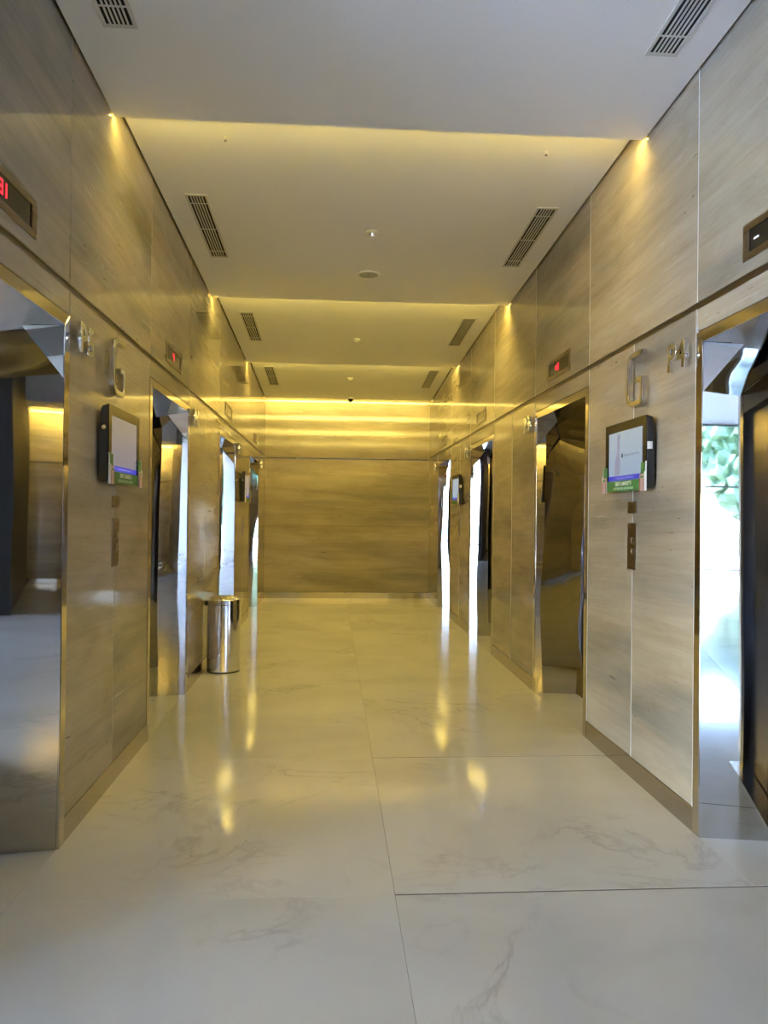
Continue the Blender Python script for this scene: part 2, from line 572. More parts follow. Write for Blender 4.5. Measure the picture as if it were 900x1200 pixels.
# ================================================================== WALLS
def side_wall(side):
    s = -1 if side == 'left' else 1
    X = XL if s < 0 else XR
    def xr(d0, d1):                     # d = depth into the wall, outward from the corridor
        a, b = X + s * d0, X + s * d1
        return (min(a, b), max(a, b))
    wall = MB()
    T = 0.028
    # piers, lintels and the outer shell behind the stone
    edges = [(DOORS[i][1], DOORS[i + 1][0]) for i in range(3)] + [(DOORS[3][1], YB + 0.25)]
    for y0, y1 in edges:
        x0, x1 = xr(T + 0.004, 0.52)
        wall.box(x0, x1, y0 + 0.03, y1 - 0.03, 0, 3.99)
    for (y0, y1) in DOORS:
        x0, x1 = xr(T + 0.004, 0.52)
        wall.box(x0, x1, max(y0, Y0), y1, HEAD + 0.004, 3.99)
    x0, x1 = xr(0.53, 0.62)
    wall.box(x0, x1, Y0 + 0.05, YB + 0.25, 0, 3.99)
    w = struct(wall.obj('wall_' + side, M['core']), 'polished vein-cut travertine wall on the %s of the corridor' % side)
    G = 0.003
    x0, x1 = xr(0.0, T)
    def panel(y0, y1, z0, z1, bev=0.0025):
        m = MB()
        m.box(x0, x1, y0 + G, y1 - G, z0, z1, bev)
        return m.obj('stone_panel', M['stone'], w)
    # upper row, joints over the door edges
    uj = [Y0] + [v for d in DOORS for v in d][1:] + [YB]
    for a, b in zip(uj[:-1], uj[1:]):
        panel(a, b, ZJ + 0.016, 3.93)
    # stone over the door heads
    for a, b in DOORS:
        panel(max(a, Y0), b, HEAD + 0.006, ZJ - 0.016)
    # piers: two slabs side by side
    for a, b in edges:
        b = min(b, YB)
        mid = (a + b) / 2 - (0.008 if b < YB else 0)
        if b - a > 1.2:
            panel(a + 0.006, mid, 0.118, ZJ - 0.016)
            panel(mid, b - 0.006, 0.118, ZJ - 0.016)
        else:
            panel(a + 0.006, b, 0.118, ZJ - 0.016)
    # long bronze-lined groove and pale beads in right-wall joints, daylight put in their colour
    m = MB()
    gx = xr(0.010, T + 0.006)
    m.box(gx[0], gx[1], Y0, YB, ZJ - 0.02, ZJ + 0.02)
    m.obj('groove_lining', M['groove'], w)
    for a, b in edges:
        b = min(b, YB)
        mid = (a + b) / 2 - (0.008 if b < YB else 0)
        ylist = [a + 0.006, b - 0.006] + ([mid] if b - a > 1.2 else [])
        for yy in ylist:
            if yy > YB - 0.05 or s < 0:
                continue
            bx = xr(-0.0012, 0.012)
            m = MB()
            m.box(bx[0], bx[1], yy - 0.0028, yy + 0.0028, 0.118, ZJ - 0.016)
            m.obj('lit_joint_bead', M['lit_bead'], w)
    for yy in (uj[1:-1] if s > 0 else []):
        bx = xr(0.0005, 0.012)
        m = MB()
        m.box(bx[0], bx[1], yy - 0.0028, yy + 0.0028, ZJ + 0.016, 3.93)
        m.obj('lit_joint_bead', M['lit_bead'], w)
    # flush steel base
    bb = None
    for k, (a, b) in enumerate(edges):
        b = min(b, YB)
        m = MB()
        bx = xr(-0.001, T)
        m.box(bx[0], bx[1], a + 0.002, b - 0.002, 0.0, 0.116, 0.0015)
        if bb is None:
            bb = struct(m.obj('baseboard_' + side, M['base']), 'flush steel base along the %s stone piers' % side)
        else:
            m.obj('base_strip', M['base'], bb)
    return w

wall_left = side_wall('left')
wall_right = side_wall('right')

# back wall
m = MB()
m.box(XL - 0.62, XR + 0.62, YB + 0.034, YB + 0.3, 0, 4.1)
wall_back = struct(m.obj('wall_back', M['core']), 'gold lit travertine wall closing the far end')
zs_back = [(0.112, 1.30), (1.30, ZJ - 0.016 - 0.02), (ZJ - 0.02 + 0.004, 3.95)]
for k, (z0, z1) in enumerate(zs_back):
    m = MB()
    m.box(XL - 0.02, XR + 0.02, YB, YB + 0.03, z0 + (0.0008 if k == 1 else 0.0), z1 - (0.0008 if k == 0 else 0.0), 0.002 if k != 1 else 0.001)
    m.obj('stone_panel', M['stone'], wall_back)
m = MB()
m.box(XL, XR, YB + 0.006, YB + 0.032, ZJ - 0.038, ZJ - 0.014)
m.obj('groove_lining', M['mirror'], wall_back)
m = MB()
m.box(XL + 0.001, XR - 0.001, YB - 0.002, YB + 0.03, 0, 0.108, 0.0015)
struct(m.obj('baseboard_back', M['mirror']), 'mirror polished steel base under the back wall')

# ================================================================== CEILING
m = MB()
m.box(XL - 0.62, XR + 0.62, Y0, YB + 0.3, 4.0, 4.12)
ceiling = struct(m.obj('ceiling', M['core']), 'stepped white ceiling of sloping panels')
# (y start, z start, y end, z end) of the underside of each sloping panel
PANELS = [(Y0 + 0.02, 3.699, 4.185, 3.616), (4.05, 3.727, 7.50, 3.589), (7.36, 3.731, 10.62, 3.572), (10.48, 3.708, 13.43, 3.520)]
def ceil_z(y):
    for (a, za, b, zb) in PANELS:
        if a <= y <= b:
            z = za + (zb - za) * (y - a) / (b - a)
    return z
SG = 0.012
cove_txt = ['warm cove light strip behind the nearest ceiling step', 'warm cove light strip behind the second ceiling step',
            'warm cove light strip behind the third ceiling step', 'warm cove light strip washing the top of the back wall']
for k, (a, za, b, zb) in enumerate(PANELS):
    m = MB()
    m.prism([(a, za), (b, zb), (b, zb + 0.003), (b - 0.07, zb + 0.022), (a, za + 0.022)], 'x', XL + SG, XR - SG)
    m.obj('ceiling_panel', M['paint'], ceiling)
    # white riser that closes the pocket above the end of the panel
    m = MB()
    yr = b - 0.115
    zr = zb + (za - zb) * 0.115 / (b - a) + 0.022
    top = ceil_z(b) if k < 3 else 3.93
    if k < 3:
        nx = PANELS[k + 1]
        top = nx[1] + 0.022
    m.box(XL + SG, XR - SG, yr - 0.012, yr, zr - 0.005, max(top, zr + 0.08))
    m.obj('cove_riser', M['paint'], ceiling)
    led = empty('cove_light', ((XL + XR) / 2, b, zb))
    tag(led, cove_txt[k], 'light', 'cove lights')
    half = (XR - XL) / 2 - SG - 0.004
    m = MB()
    m.prism([(-0.012, 0.010), (0.001, 0.0115), (0.0405, 0.0302), (0.036, 0.052), (-0.012, 0.052)], 'x', -half, half)
    m.obj('channel', M['white_plastic'], led)
    m = MB()
    m.prism([(0.002, 0.0110), (0.003, 0.0095), (0.0410, 0.0277), (0.0410, 0.0298)], 'x', -half, half)
    m.obj('diffuser', M[('led_first', 'led', 'led', 'led_end')[k]], led)

# ================================================================== ELEVATOR DOORS
def portal_door(n, side, y0, y1, skip_near):
    s = -1 if side == 'left' else 1
    X = XL if s < 0 else XR
    yc = (y0 + y1) / 2
    w = y1 - y0
    rz = math.radians(90 if s < 0 else -90)
    root = struct(empty('door_%d' % n, (X, yc, 0), rz))
    root['label'] = 'elevator doorway %s with mirror-polished splayed surround on the %s wall' % (
        ['nearest the camera', 'second from the front', 'third from the front', 'next to the back wall'][(n - 1) % 4], side)
    rnd = random.Random(n * 13 + (5 if s > 0 else 0))
    hw = w / 2
    iw = hw - FRW
    zi = HEAD - 0.055
    near = -1 if s < 0 else 1          # local x sign of the edge nearest the camera
    # face frame, mitred
    bev = 0.002
    for sg in (-1, 1):
        if skip_near and sg == near:
            continue
        mm = MB()
        pts = [(sg * hw, 0), (sg * hw, HEAD), (sg * iw, zi), (sg * iw, 0)]
        mm.prism(pts, 'y', -0.003, 0.03, 0.0015)
        mm.obj('frame_stile', M['frame'], root)
    mm = MB()
    mm.prism([(-hw, HEAD), (hw, HEAD), (iw, zi), (-iw, zi)], 'y', -0.003, 0.03, 0.0015)
    mm.obj('frame_head', M['frame'], root)
    # each surround is bent a little differently: splay at the face, splay at the door
    p1, p2 = {2: (16.0, 7.0), 3: (14.0, 8.0), 7: (16.5, 6.0), 8: (14.5, 8.0)}.get(n, (9.3, 9.3))
    t1, t2 = math.tan(math.radians(p1)), math.tan(math.radians(p2))
    tp = (t1 + t2) / 2
    def splay(u):
        return t1 * u + (t2 - t1) * u * u / 2
    D = DEPTH
    ph = [rnd.uniform(0, 6.28) for _ in range(6)]
    amp = 0.35 if skip_near else 1.0
    def wob(u, v):
        z = v * zi
        return amp * (u * (0.0026 * math.sin(z * 2.6 + ph[0]) + 0.0006 * math.sin(z * 6.7 + ph[1] + u * 2)) + 0.0007 * math.sin(u * 5.0 + ph[2]) * math.sin(z * 2.2 + ph[3]))
    for sg in (-1, 1):
        if skip_near and sg == near:
            continue
        mm = MB()
        def fn(u, v, sg=sg):
            zt = zi - u * D * tp
            return (sg * (iw - D * splay(u) - wob(u, v)), u * D, v * zt)
        mm.grid(fn, 10, 60)
        mm.obj('jamb_reveal', M['mirror'], root, smooth=True)
        # triangular mirror facet folded into the upper corner
        mm = MB()
        e = 0.0012
        A = (sg * (iw - e), 0.002, zi - e)
        B = (sg * (iw - e), 0.002, zi - 0.235)
        C = (sg * (iw - 0.090), 0.150, zi - 0.150 * tp - 0.003)
        mm.quad(A, B, C)
        mm.obj('corner_facet', M['mirror'], root)
    mm = MB()
    def fs_(u, v):
        x = (-1 + 2 * v) * (iw - u * D * tp)
        if skip_near and (v - 0.5) * near > 0:
            x = (-1 + 2 * v) * iw
        return (x, u * D, zi - u * D * tp - u * 0.003 * math.sin(v * 7 + ph[4]))
    mm.grid(fs_, 8, 24)
    mm.obj('soffit_reveal', M['mirror'], root, smooth=True)
    # landing doors and their dark inner frame
    ow = iw - D * tp
    oz = zi - D * tp
    for sg in (-1, 1):
        mm = MB()
        mm.box(min(sg * ow, sg * (ow - 0.09)), max(sg * ow, sg * (ow - 0.09)), D - 0.004, D + 0.05, 0, oz, 0.003)
        mm.obj('inner_jamb', M['dark_steel'], root)
    mm = MB()
    mm.box(-ow + 0.09, ow - 0.09, D - 0.003, D + 0.05, oz - 0.13, oz, 0.003)
    mm.obj('inner_head', M['dark_steel'], root)
    for sg in (-1, 1):
        mm = MB()
        a, b_ = (0.002, ow - 0.085)
        mm.box(min(sg * a, sg * b_), max(sg * a, sg * b_), D + 0.03, D + 0.07, 0.012, oz - 0.125, 0.003)
        mm.obj('door_leaf', M['leaf_steel'], root)
    mm = MB()
    mm.box(-ow, ow, D - 0.06, D + 0.08, 0.0, 0.006, 0.001)
    mm.obj('sill', M['satin'], root)
    return root

for i, (a, b) in enumerate(DOORS):
    portal_door(i + 1, 'left', a, b, i == 0)
    portal_door(i + 5, 'right', a, b, i == 0)

# ================================================================== LOBBY BEHIND THE CAMERA
HL = 4.2
m = MB()
m.box(-11.1, XL - 0.43, Y0 - 0.10, Y0 + 0.06, 0, HL)
m.box(XR + 0.43, 6.2, Y0 - 0.10, Y0 + 0.06, 0, HL)
m.box(XL - 0.43, XR + 0.43, Y0 - 0.10, Y0 - 0.002, 3.70, HL)
struct(m.obj('wall_core_front', M['plaster']), 'pale lobby face of the elevator core')
m = MB()
m.box(-11.1, 6.2, -16.2, Y0 + 0.06, HL, HL + 0.2)
struct(m.obj('ceiling_lobby', M['bronze_ceiling']), 'dark bronze lobby ceiling behind the camera')
m = MB()
m.box(-3.3, -1.9, -16.25, -16.05, 0, HL)
struct(m.obj('wall_lobby_dark', M['darkwall']), 'dark timber wall at the far end of the lobby')
m = MB()
m.box(6.05, 6.2, -16.2, -10.2, 0, HL)
m.box(6.05, 6.2, -6.4, Y0, 0, HL)
m.box(6.05, 6.2, -10.2, -6.4, 0, 1.8)
m.box(-11.1, -10.95, -10.2, Y0, 2.8, HL)
m.box(-11.1, -10.95, -2.6, Y0, 0, 2.8)
m.box(-11.1, -10.95, -16.2, -10.2, 0, HL)
struct(m.obj('wall_lobby_sides', M['plaster']), 'pale plaster side walls of the lobby')
m = MB()
m.box(-1.9, 2.9, -10.4, -10.03, 0, HL)
wf = struct(m.obj('wall_front', M['core']), 'travertine screen wall in the lobby behind the camera')
for z0, z1 in ((0.11, 2.48), (2.50, 3.62)):
    m = MB()
    m.box(-1.9, 2.9, -10.03, -10.0, z0, z1, 0.002)
    m.obj('stone_panel', M['stone'], wf)
m = MB()
m.box(-1.9, 2.9, -10.03, -10.0, 0, 0.106)
m.obj('base_strip', M['mirror'], wf)
m = MB()
m.box(-2.7, -1.9, -10.4, -5.0, 0, HL)  # unseen fin, added to block daylight and to read dark in the mirrors
struct(m.obj('wall_lobby_shade_fin', M['darkwall']), 'dark timber fin added to keep daylight off the lobby screen wall')
m = MB()
m.box(2.9, 2.96, -10.4, -6.0, 0, HL)  # unseen panel, added to keep daylight out of the screen wall niche
m.obj('shade_panel', M['stone'], wf)
m = MB()
m.box(-1.9, 2.9, -9.45, -8.6, 3.54, 3.60)
m.box(-1.9, 2.9, -8.66, -8.6, 3.60, HL)
m.obj('bulkhead', M['paint'], wf)
led = empty('cove_light', (0.025, -9.43, 3.57))
tag(led, 'warm cove light strip above the lobby screen wall', 'light', 'cove lights')
m = MB()
m.box(-1.92, 2.85, -0.02, 0.012, 0, 0.03, 0.002)
m.obj('channel', M['white_plastic'], led)
m = MB()
m.box(-1.92, 2.85, -0.0245, -0.0205, 0.002, 0.028)
m.obj('diffuser', M['led_lobby'], led)

def glazing(n, p0, p1, label, HL=HL, Z0=0.0, pane='glass'):
    """a glazed front between two plan points: mullions, transoms, panes"""
    p0, p1 = Vector(p0), Vector(p1)
    L = (p1 - p0).length
    ang = math.atan2(p1.y - p0.y, p1.x - p0.x)
    root = struct(empty('window_%d' % n, (p0.x, p0.y, 0), ang), label)
    k = max(1, round(L / 1.9))
    for i in range(k + 1):
        x = L * i / k
        mm = MB()
        mm.box(x - 0.03, x + 0.03, -0.06, 0.06, Z0, HL, 0.004)
        mm.obj('mullion', M['mullion'], root)
    for z in (Z0 + 0.04, 2.4, HL - 0.04):
        mm = MB()
        mm.box(0, L, -0.045, 0.045, z - 0.03, z + 0.03, 0.004)
        mm.obj('transom', M['mullion'], root)
    for i in range(k):
        for z0, z1 in ((Z0 + 0.07, 2.37), (2.43, HL - 0.07)):
            mm = MB()
            xa, xb = L * i / k + 0.03, L * (i + 1) / k - 0.03
            mm.quad((xa, 0, z0), (xb, 0, z0), (xb, 0, z1), (xa, 0, z1))
            mm.obj('pane', M[pane], root)
glazing(1, (-11.0, -10.2), (-11.0, -2.6), 'glazed front on the left of the lobby behind the camera', 2.8)
glazing(2, (6.12, -10.2), (6.12, -6.4), 'high window added on the right of the lobby to brighten the door facets', HL, 1.8)  # added opening that brightens the mirrored corner facets of the left doors
glazing(3, (-1.9, -16.15), (6.2, -16.15), 'glazed front at the end of the lobby behind the camera', HL, 0.0, 'glass_tint')
glazing(4, (-11.0, -16.15), (-3.3, -16.15), 'glazed front with added glare-dimming tint at the left end of the lobby behind the camera', HL, 0.0, 'glass_dark')

# outdoors, seen only in the polished steel
m = MB()
m.box(-70, 70, -90, 40, -0.20, -0.07)
struct(m.obj('ground', M['lawn']), 'green lawn outside the lobby glass')
m = MB()
m.box(-19, 16, -27, -16.3, -0.07, -0.02)
m.box(-19, -11.2, -16.3, 8, -0.07, -0.02)
m.box(6.3, 13, -16.3, 8, -0.07, -0.02)
struct(m.obj('terrace', M['paving']), 'sunlit paved terrace outside the lobby glass')

def tree(x, y, h, r, label, seed):
    rnd = random.Random(seed)
    root = empty('tree', (x, y, -0.1))
    tag(root, label, 'tree', 'trees outside the lobby glass')
    mm = MB()
    mm.lathe([(0.20, 0), (0.13, h * 0.3), (0.10, h * 0.6)], n=10)
    mm.obj('trunk', M['bark'], root, smooth=True)
    mm = MB()
    for k in range(16):
        a = rnd.uniform(0, 6.28)
        rr = r * math.sqrt(rnd.uniform(0, 1)) * 0.75
        cz = h * rnd.uniform(0.34, 0.9)
        res = bmesh.ops.create_icosphere(mm.bm, subdivisions=3, radius=r * rnd.uniform(0.32, 0.5))
        off = Vector((rr * math.cos(a), rr * math.sin(a), cz))
        for v in res['verts']:
            n_ = v.co.normalized()
            q = 1 + 0.22 * math.sin(v.co.x * 9 + k) * math.sin(v.co.y * 8 + 2 * k) + 0.15 * math.sin(v.co.z * 14 + k)
            v.co = v.co * (q + rnd.uniform(-0.28, 0.22)) + off
    mm.obj('crown', M['leaves'], root)
for k, (x, y, h, r, t) in enumerate([
        (2.6, -30, 7.0, 2.6, 'broad green tree straight out from the end glazing'),
        (7.5, -27, 6.0, 2.2, 'round green tree right of the end glazing'),
        (13.0, -33, 8.0, 3.2, 'tall green tree far right beyond the end glazing'),
        (-24, -6, 7.0, 2.8, 'green tree beyond the left lobby glazing, nearest the end'),
        (-23, 0.5, 6.0, 2.4, 'green tree beyond the left lobby glazing, nearest the core'),
        (-25, -14, 8.0, 3.0, 'green tree at the outer left corner of the lobby'),
        (17, -4, 7.0, 2.7, 'green tree beyond the right lobby glazing'),
        (18, -11, 8.0, 3.0, 'green tree at the outer right corner of the lobby')]):
    tree(x, y, h, r, t, 50 + k)

# ================================================================== FLOOR INDICATORS
SEG = {'0': 'abcdef', '1': 'bc', '2': 'abged', '3': 'abgcd', '4': 'fgbc', '5': 'afgcd', '6': 'afgedc', '7': 'abc', '8': 'abcdefg', '9': 'abcdfg'}
def seven(mb, ch, x, z, w, h, t):
    y0, y1 = -0.0035, -0.001
    q = dict(a=(x, x + w, z + h - t, z + h), d=(x, x + w, z, z + t), g=(x, x + w, z + h / 2 - t / 2, z + h / 2 + t / 2),
             f=(x, x + t, z + h / 2, z + h), b=(x + w - t, x + w, z + h / 2, z + h), e=(x, x + t, z, z + h / 2), c=(x + w - t, x + w, z, z + h / 2))
    for sname in SEG[ch]:
        a, b, c, d = q[sname]
        g = 0.0012
        mb.box(a + (g if sname in 'adg' else 0), b - (g if sname in 'adg' else 0), y0, y1, c + (g if sname in 'bcef' else 0), d - (g if sname in 'bcef' else 0))

def indicator(side, yc, label, digits=None, arrow=False, dash=False):
    loc, rz = (on_left if side == 'left' else on_right)(yc, 2.662)
    root = empty('floor_indicator', loc, rz)
    tag(root, label, 'display', 'floor indicators over the elevator doors')
    W2, H2 = 0.285, 0.077
    iw, ih = 0.240, 0.047
    mm = MB()
    mm.box(-W2, W2, -0.006, 0.004, ih, H2, 0.0012)
    mm.box(-W2, W2, -0.006, 0.004, -H2, -ih, 0.0012)
    mm.box(-W2, -iw, -0.006, 0.004, -ih, ih, 0.0012)
    mm.box(iw, W2, -0.006, 0.004, -ih, ih, 0.0012)
    mm.obj('surround', M['bronze'], root)
    mm = MB()
    mm.box(-iw, iw, -0.0008, 0.003, -ih, ih)
    scr = mm.obj('screen', M['black_gloss'], root)
    if digits:
        n = len(digits)
        wd, gp = 0.036, 0.014
        x = -(n * wd + (n - 1) * gp) / 2 - 0.015
        for ch in digits:
            mm = MB()
            if ch == '1':
                seven(mm, ch, x - wd * 0.45, -0.027, wd, 0.056, 0.0085)
                x += wd * 0.55 + gp
            else:
                seven(mm, ch, x, -0.027, wd, 0.056, 0.0085)
                x += wd + gp
            mm.obj('digit', M['red'], scr)
    if arrow:
        mm = MB()
        x0 = -0.085
        mm.prism([(x0, -0.016), (x0 + 0.028, -0.016), (x0 + 0.028, 0.016), (x0 + 0.014, 0.020), (x0, 0.016)], 'y', -0.0035, -0.001)
        mm.obj('direction_mark', M['red'], scr)
    if dash:
        mm = MB()
        mm.box(-0.205, -0.170, -0.003, -0.001, -0.006, 0.002)
        mm.obj('status_light', M['led_white'], scr)
    return root

indicator('left', 2.862, 'floor indicator reading 31 over the nearest left door', '31')
indicator('left', 5.835, 'floor indicator over the second left door, small red digit', '4')
indicator('left', 8.88, 'unlit floor indicator over the third left door')
indicator('left', 11.86, 'unlit floor indicator over the last left door by the back wall')
indicator('right', 2.855, 'dark floor indicator with white dash over the nearest right door', None, False, True)
indicator('right', 5.808, 'floor indicator with red 8 and mark over the second right door', '8', True)
indicator('right', 8.89, 'unlit floor indicator over the third right door')
indicator('right', 11.86, 'unlit floor indicator over the last right door by the back wall')

# ================================================================== LIFT NUMBERS AND THE LETTER G
def lift_number(side, y_edge, num, where):
    loc, rz = (on_left if side == 'left' else on_right)(y_edge + 0.142, 2.240)
    root = empty('elevator_number', loc, rz)
    tag(root, 'chrome raised sign P%s on the stone beside the %s door' % (num, where), 'sign', 'raised elevator numbers')
    size = 0.190
    text_part('letter', 'P', size, M['chrome'], root, (-0.054, -0.026, 0), 0.011, 0.003, 0.0025)
    text_part('numeral', num, size, M['chrome'], root, (0.056, -0.026, 0), 0.011, 0.003, 0.0025)
    for x in (-0.09, 0.06):
        mm = MB()
        mm.lathe([(0.004, -0.016), (0.004, 0.002)], x, 0, 0.07, 10, 'y')
        mm.obj('stand_off', M['satin'], root)
for i, (num, where) in enumerate((('5', 'nearest left'), ('6', 'second left'), ('7', 'third left'), ('8', 'last left'))):
    lift_number('left', DOORS[i][1], num, where)
for i, (num, where) in enumerate((('4', 'nearest right'), ('3', 'second right'), ('2', 'third right'), ('1', 'last right'))):
    lift_number('right', DOORS[i][1], num, where)

def letter_g(side, label):
    loc, rz = (on_left if side == 'left' else on_right)(4.21, 2.125)
    root = empty('letter_g', loc, rz)
    tag(root, label, 'sign', 'steel letters for the ground floor')
    W2, HH, t = 0.112, 0.305, 0.030
    R = 0.085
    def arc(cx, cz, r, a0, a1, n=9):
        return [(cx + r * math.cos(math.radians(a0 + (a1 - a0) * i / n)), cz + r * math.sin(math.radians(a0 + (a1 - a0) * i / n))) for i in range(n + 1)]
    outer = [(W2, HH)] + arc(-W2 + R, HH - R, R, 90, 180) + arc(-W2 + R, R, R, 180, 270) + arc(W2 - 0.04, 0.04, 0.04, 270, 360)
    outer += [(W2, 0.155), (W2 - 0.085, 0.155), (W2 - 0.085, 0.155 - t), (W2 - t, 0.155 - t)]
    inner = arc(W2 - 0.04, 0.04, 0.04 - t + 0.012, 360, 270, 5) + arc(-W2 + R, R, R - t, 270, 180) + arc(-W2 + R, HH - R, R - t, 180, 90) + [(W2, HH - t)]
    inner[0:6] = [(W2 - t, 0.045), (W2 - t - 0.004, 0.034), (W2 - t - 0.014, t)]
    mm = MB()
    mm.prism(outer + inner, 'y', -0.048, -0.014)
    gb = mm.obj('letter_body', M['satin'], root)
    bv = gb.modifiers.new('soft_edges', 'BEVEL')
    bv.width = 0.005
    bv.segments = 3
    bv.limit_method = 'ANGLE'
    bv.angle_limit = math.radians(50)
    for x, z in ((-W2 + 0.015, 0.10), (-W2 + 0.015, 0.22), (W2 - 0.02, 0.08)):
        mm = MB()
        mm.lathe([(0.005, -0.018), (0.005, 0.002)], x, 0, z, 10, 'y')
        mm.obj('stand_off', M['satin'], root)
letter_g('left', 'large steel letter G above the left wall display')
letter_g('right', 'large steel letter G above the right wall display')

# ================================================================== HALL CALL PLATES
def call_plate(side, yc, label):
    loc, rz = (on_left if side == 'left' else on_right)(yc, 1.20)
    root = empty('call_button_plate', loc, rz)
    tag(root, label, 'button panel', 'elevator call plates')
    mm = MB()
    mm.box(-0.062, 0.062, -0.006, 0.002, 0, 0.266, 0.001)
    mm.obj('plate', M['bronze'], root)
    for z in (0.105, 0.168):
        mm = MB()
        mm.lathe([(0.017, -0.005), (0.017, -0.010), (0.014, -0.0115)], 0.012, 0, z, 20, 'y')
        bt = mm.obj('button', M['bronze_dark'], root, smooth=True)
        mm = MB()
        mm.box(0.008, 0.014, -0.0125, -0.0114, z - 0.009, z + 0.009)
        mm.obj('mark', M['paper'], bt)
    for z in (0.018, 0.248):
        mm = MB()
        mm.lathe([(0.004, -0.005), (0.004, -0.0072)], 0, 0, z, 10, 'y')
        mm.obj('screw', M['satin'], root)
def key_plate(side, yc, label):
    loc, rz = (on_left if side == 'left' else on_right)(yc, 1.524)
    root = empty('key_switch_plate', loc, rz)
    tag(root, label, 'switch plate', 'small bronze key plates')
    mm = MB()
    mm.box(-0.062, 0.062, -0.006, 0.002, 0, 0.066, 0.001)
    mm.obj('plate', M['bronze'], root)
    mm = MB()
    mm.lathe([(0.009, -0.005), (0.009, -0.0075), (0.006, -0.008)], 0, 0, 0.033, 16, 'y')
    mm.obj('key_barrel', M['bronze_dark'], root)
for side in ('left', 'right'):
    call_plate(side, 4.32, 'tall bronze call plate below the nearest display on the %s wall' % side)
    key_plate(side, 4.32, 'small bronze key plate just under the nearest display on the %s wall' % side)
    call_plate(side, 10.36, 'tall bronze call plate deep in the corridor on the %s wall' % side)

# ================================================================== WALL DISPLAYS
scr_r = screen_mat('screen_picture_cool', (0.36, 0.44, 0.50), (0.30, 0.40, 0.56), 0.95 * SCREEN)
scr_l = screen_mat('screen_picture_grey', (0.21, 0.19, 0.175), (0.22, 0.20, 0.25), 0.95 * SCREEN)
blue = emit_flat('screen_blue_bar', (0.04, 0.04, 0.52), 0.9 * SCREEN)
fig = emit_flat('screen_figure_tint', (0.28, 0.30, 0.42), 0.9 * SCREEN)
blue_txt = emit_flat('screen_blue_text', (0.25, 0.28, 0.75), 0.9 * SCREEN)
faint_txt = emit_flat('screen_faint_text', (0.26, 0.34, 0.42), 0.9 * SCREEN)
def strokes(name, mat, parent, x, z, h, y0, y1, widths, gap=0.008):
    """a line of small print that cannot be read in the photograph: one mark for each word"""
    for w_ in widths:
        mb = MB()
        mb.box(x, x + w_, y0, y1, z, z + h)
        mb.obj(name, mat, parent)
        x += w_ + gap
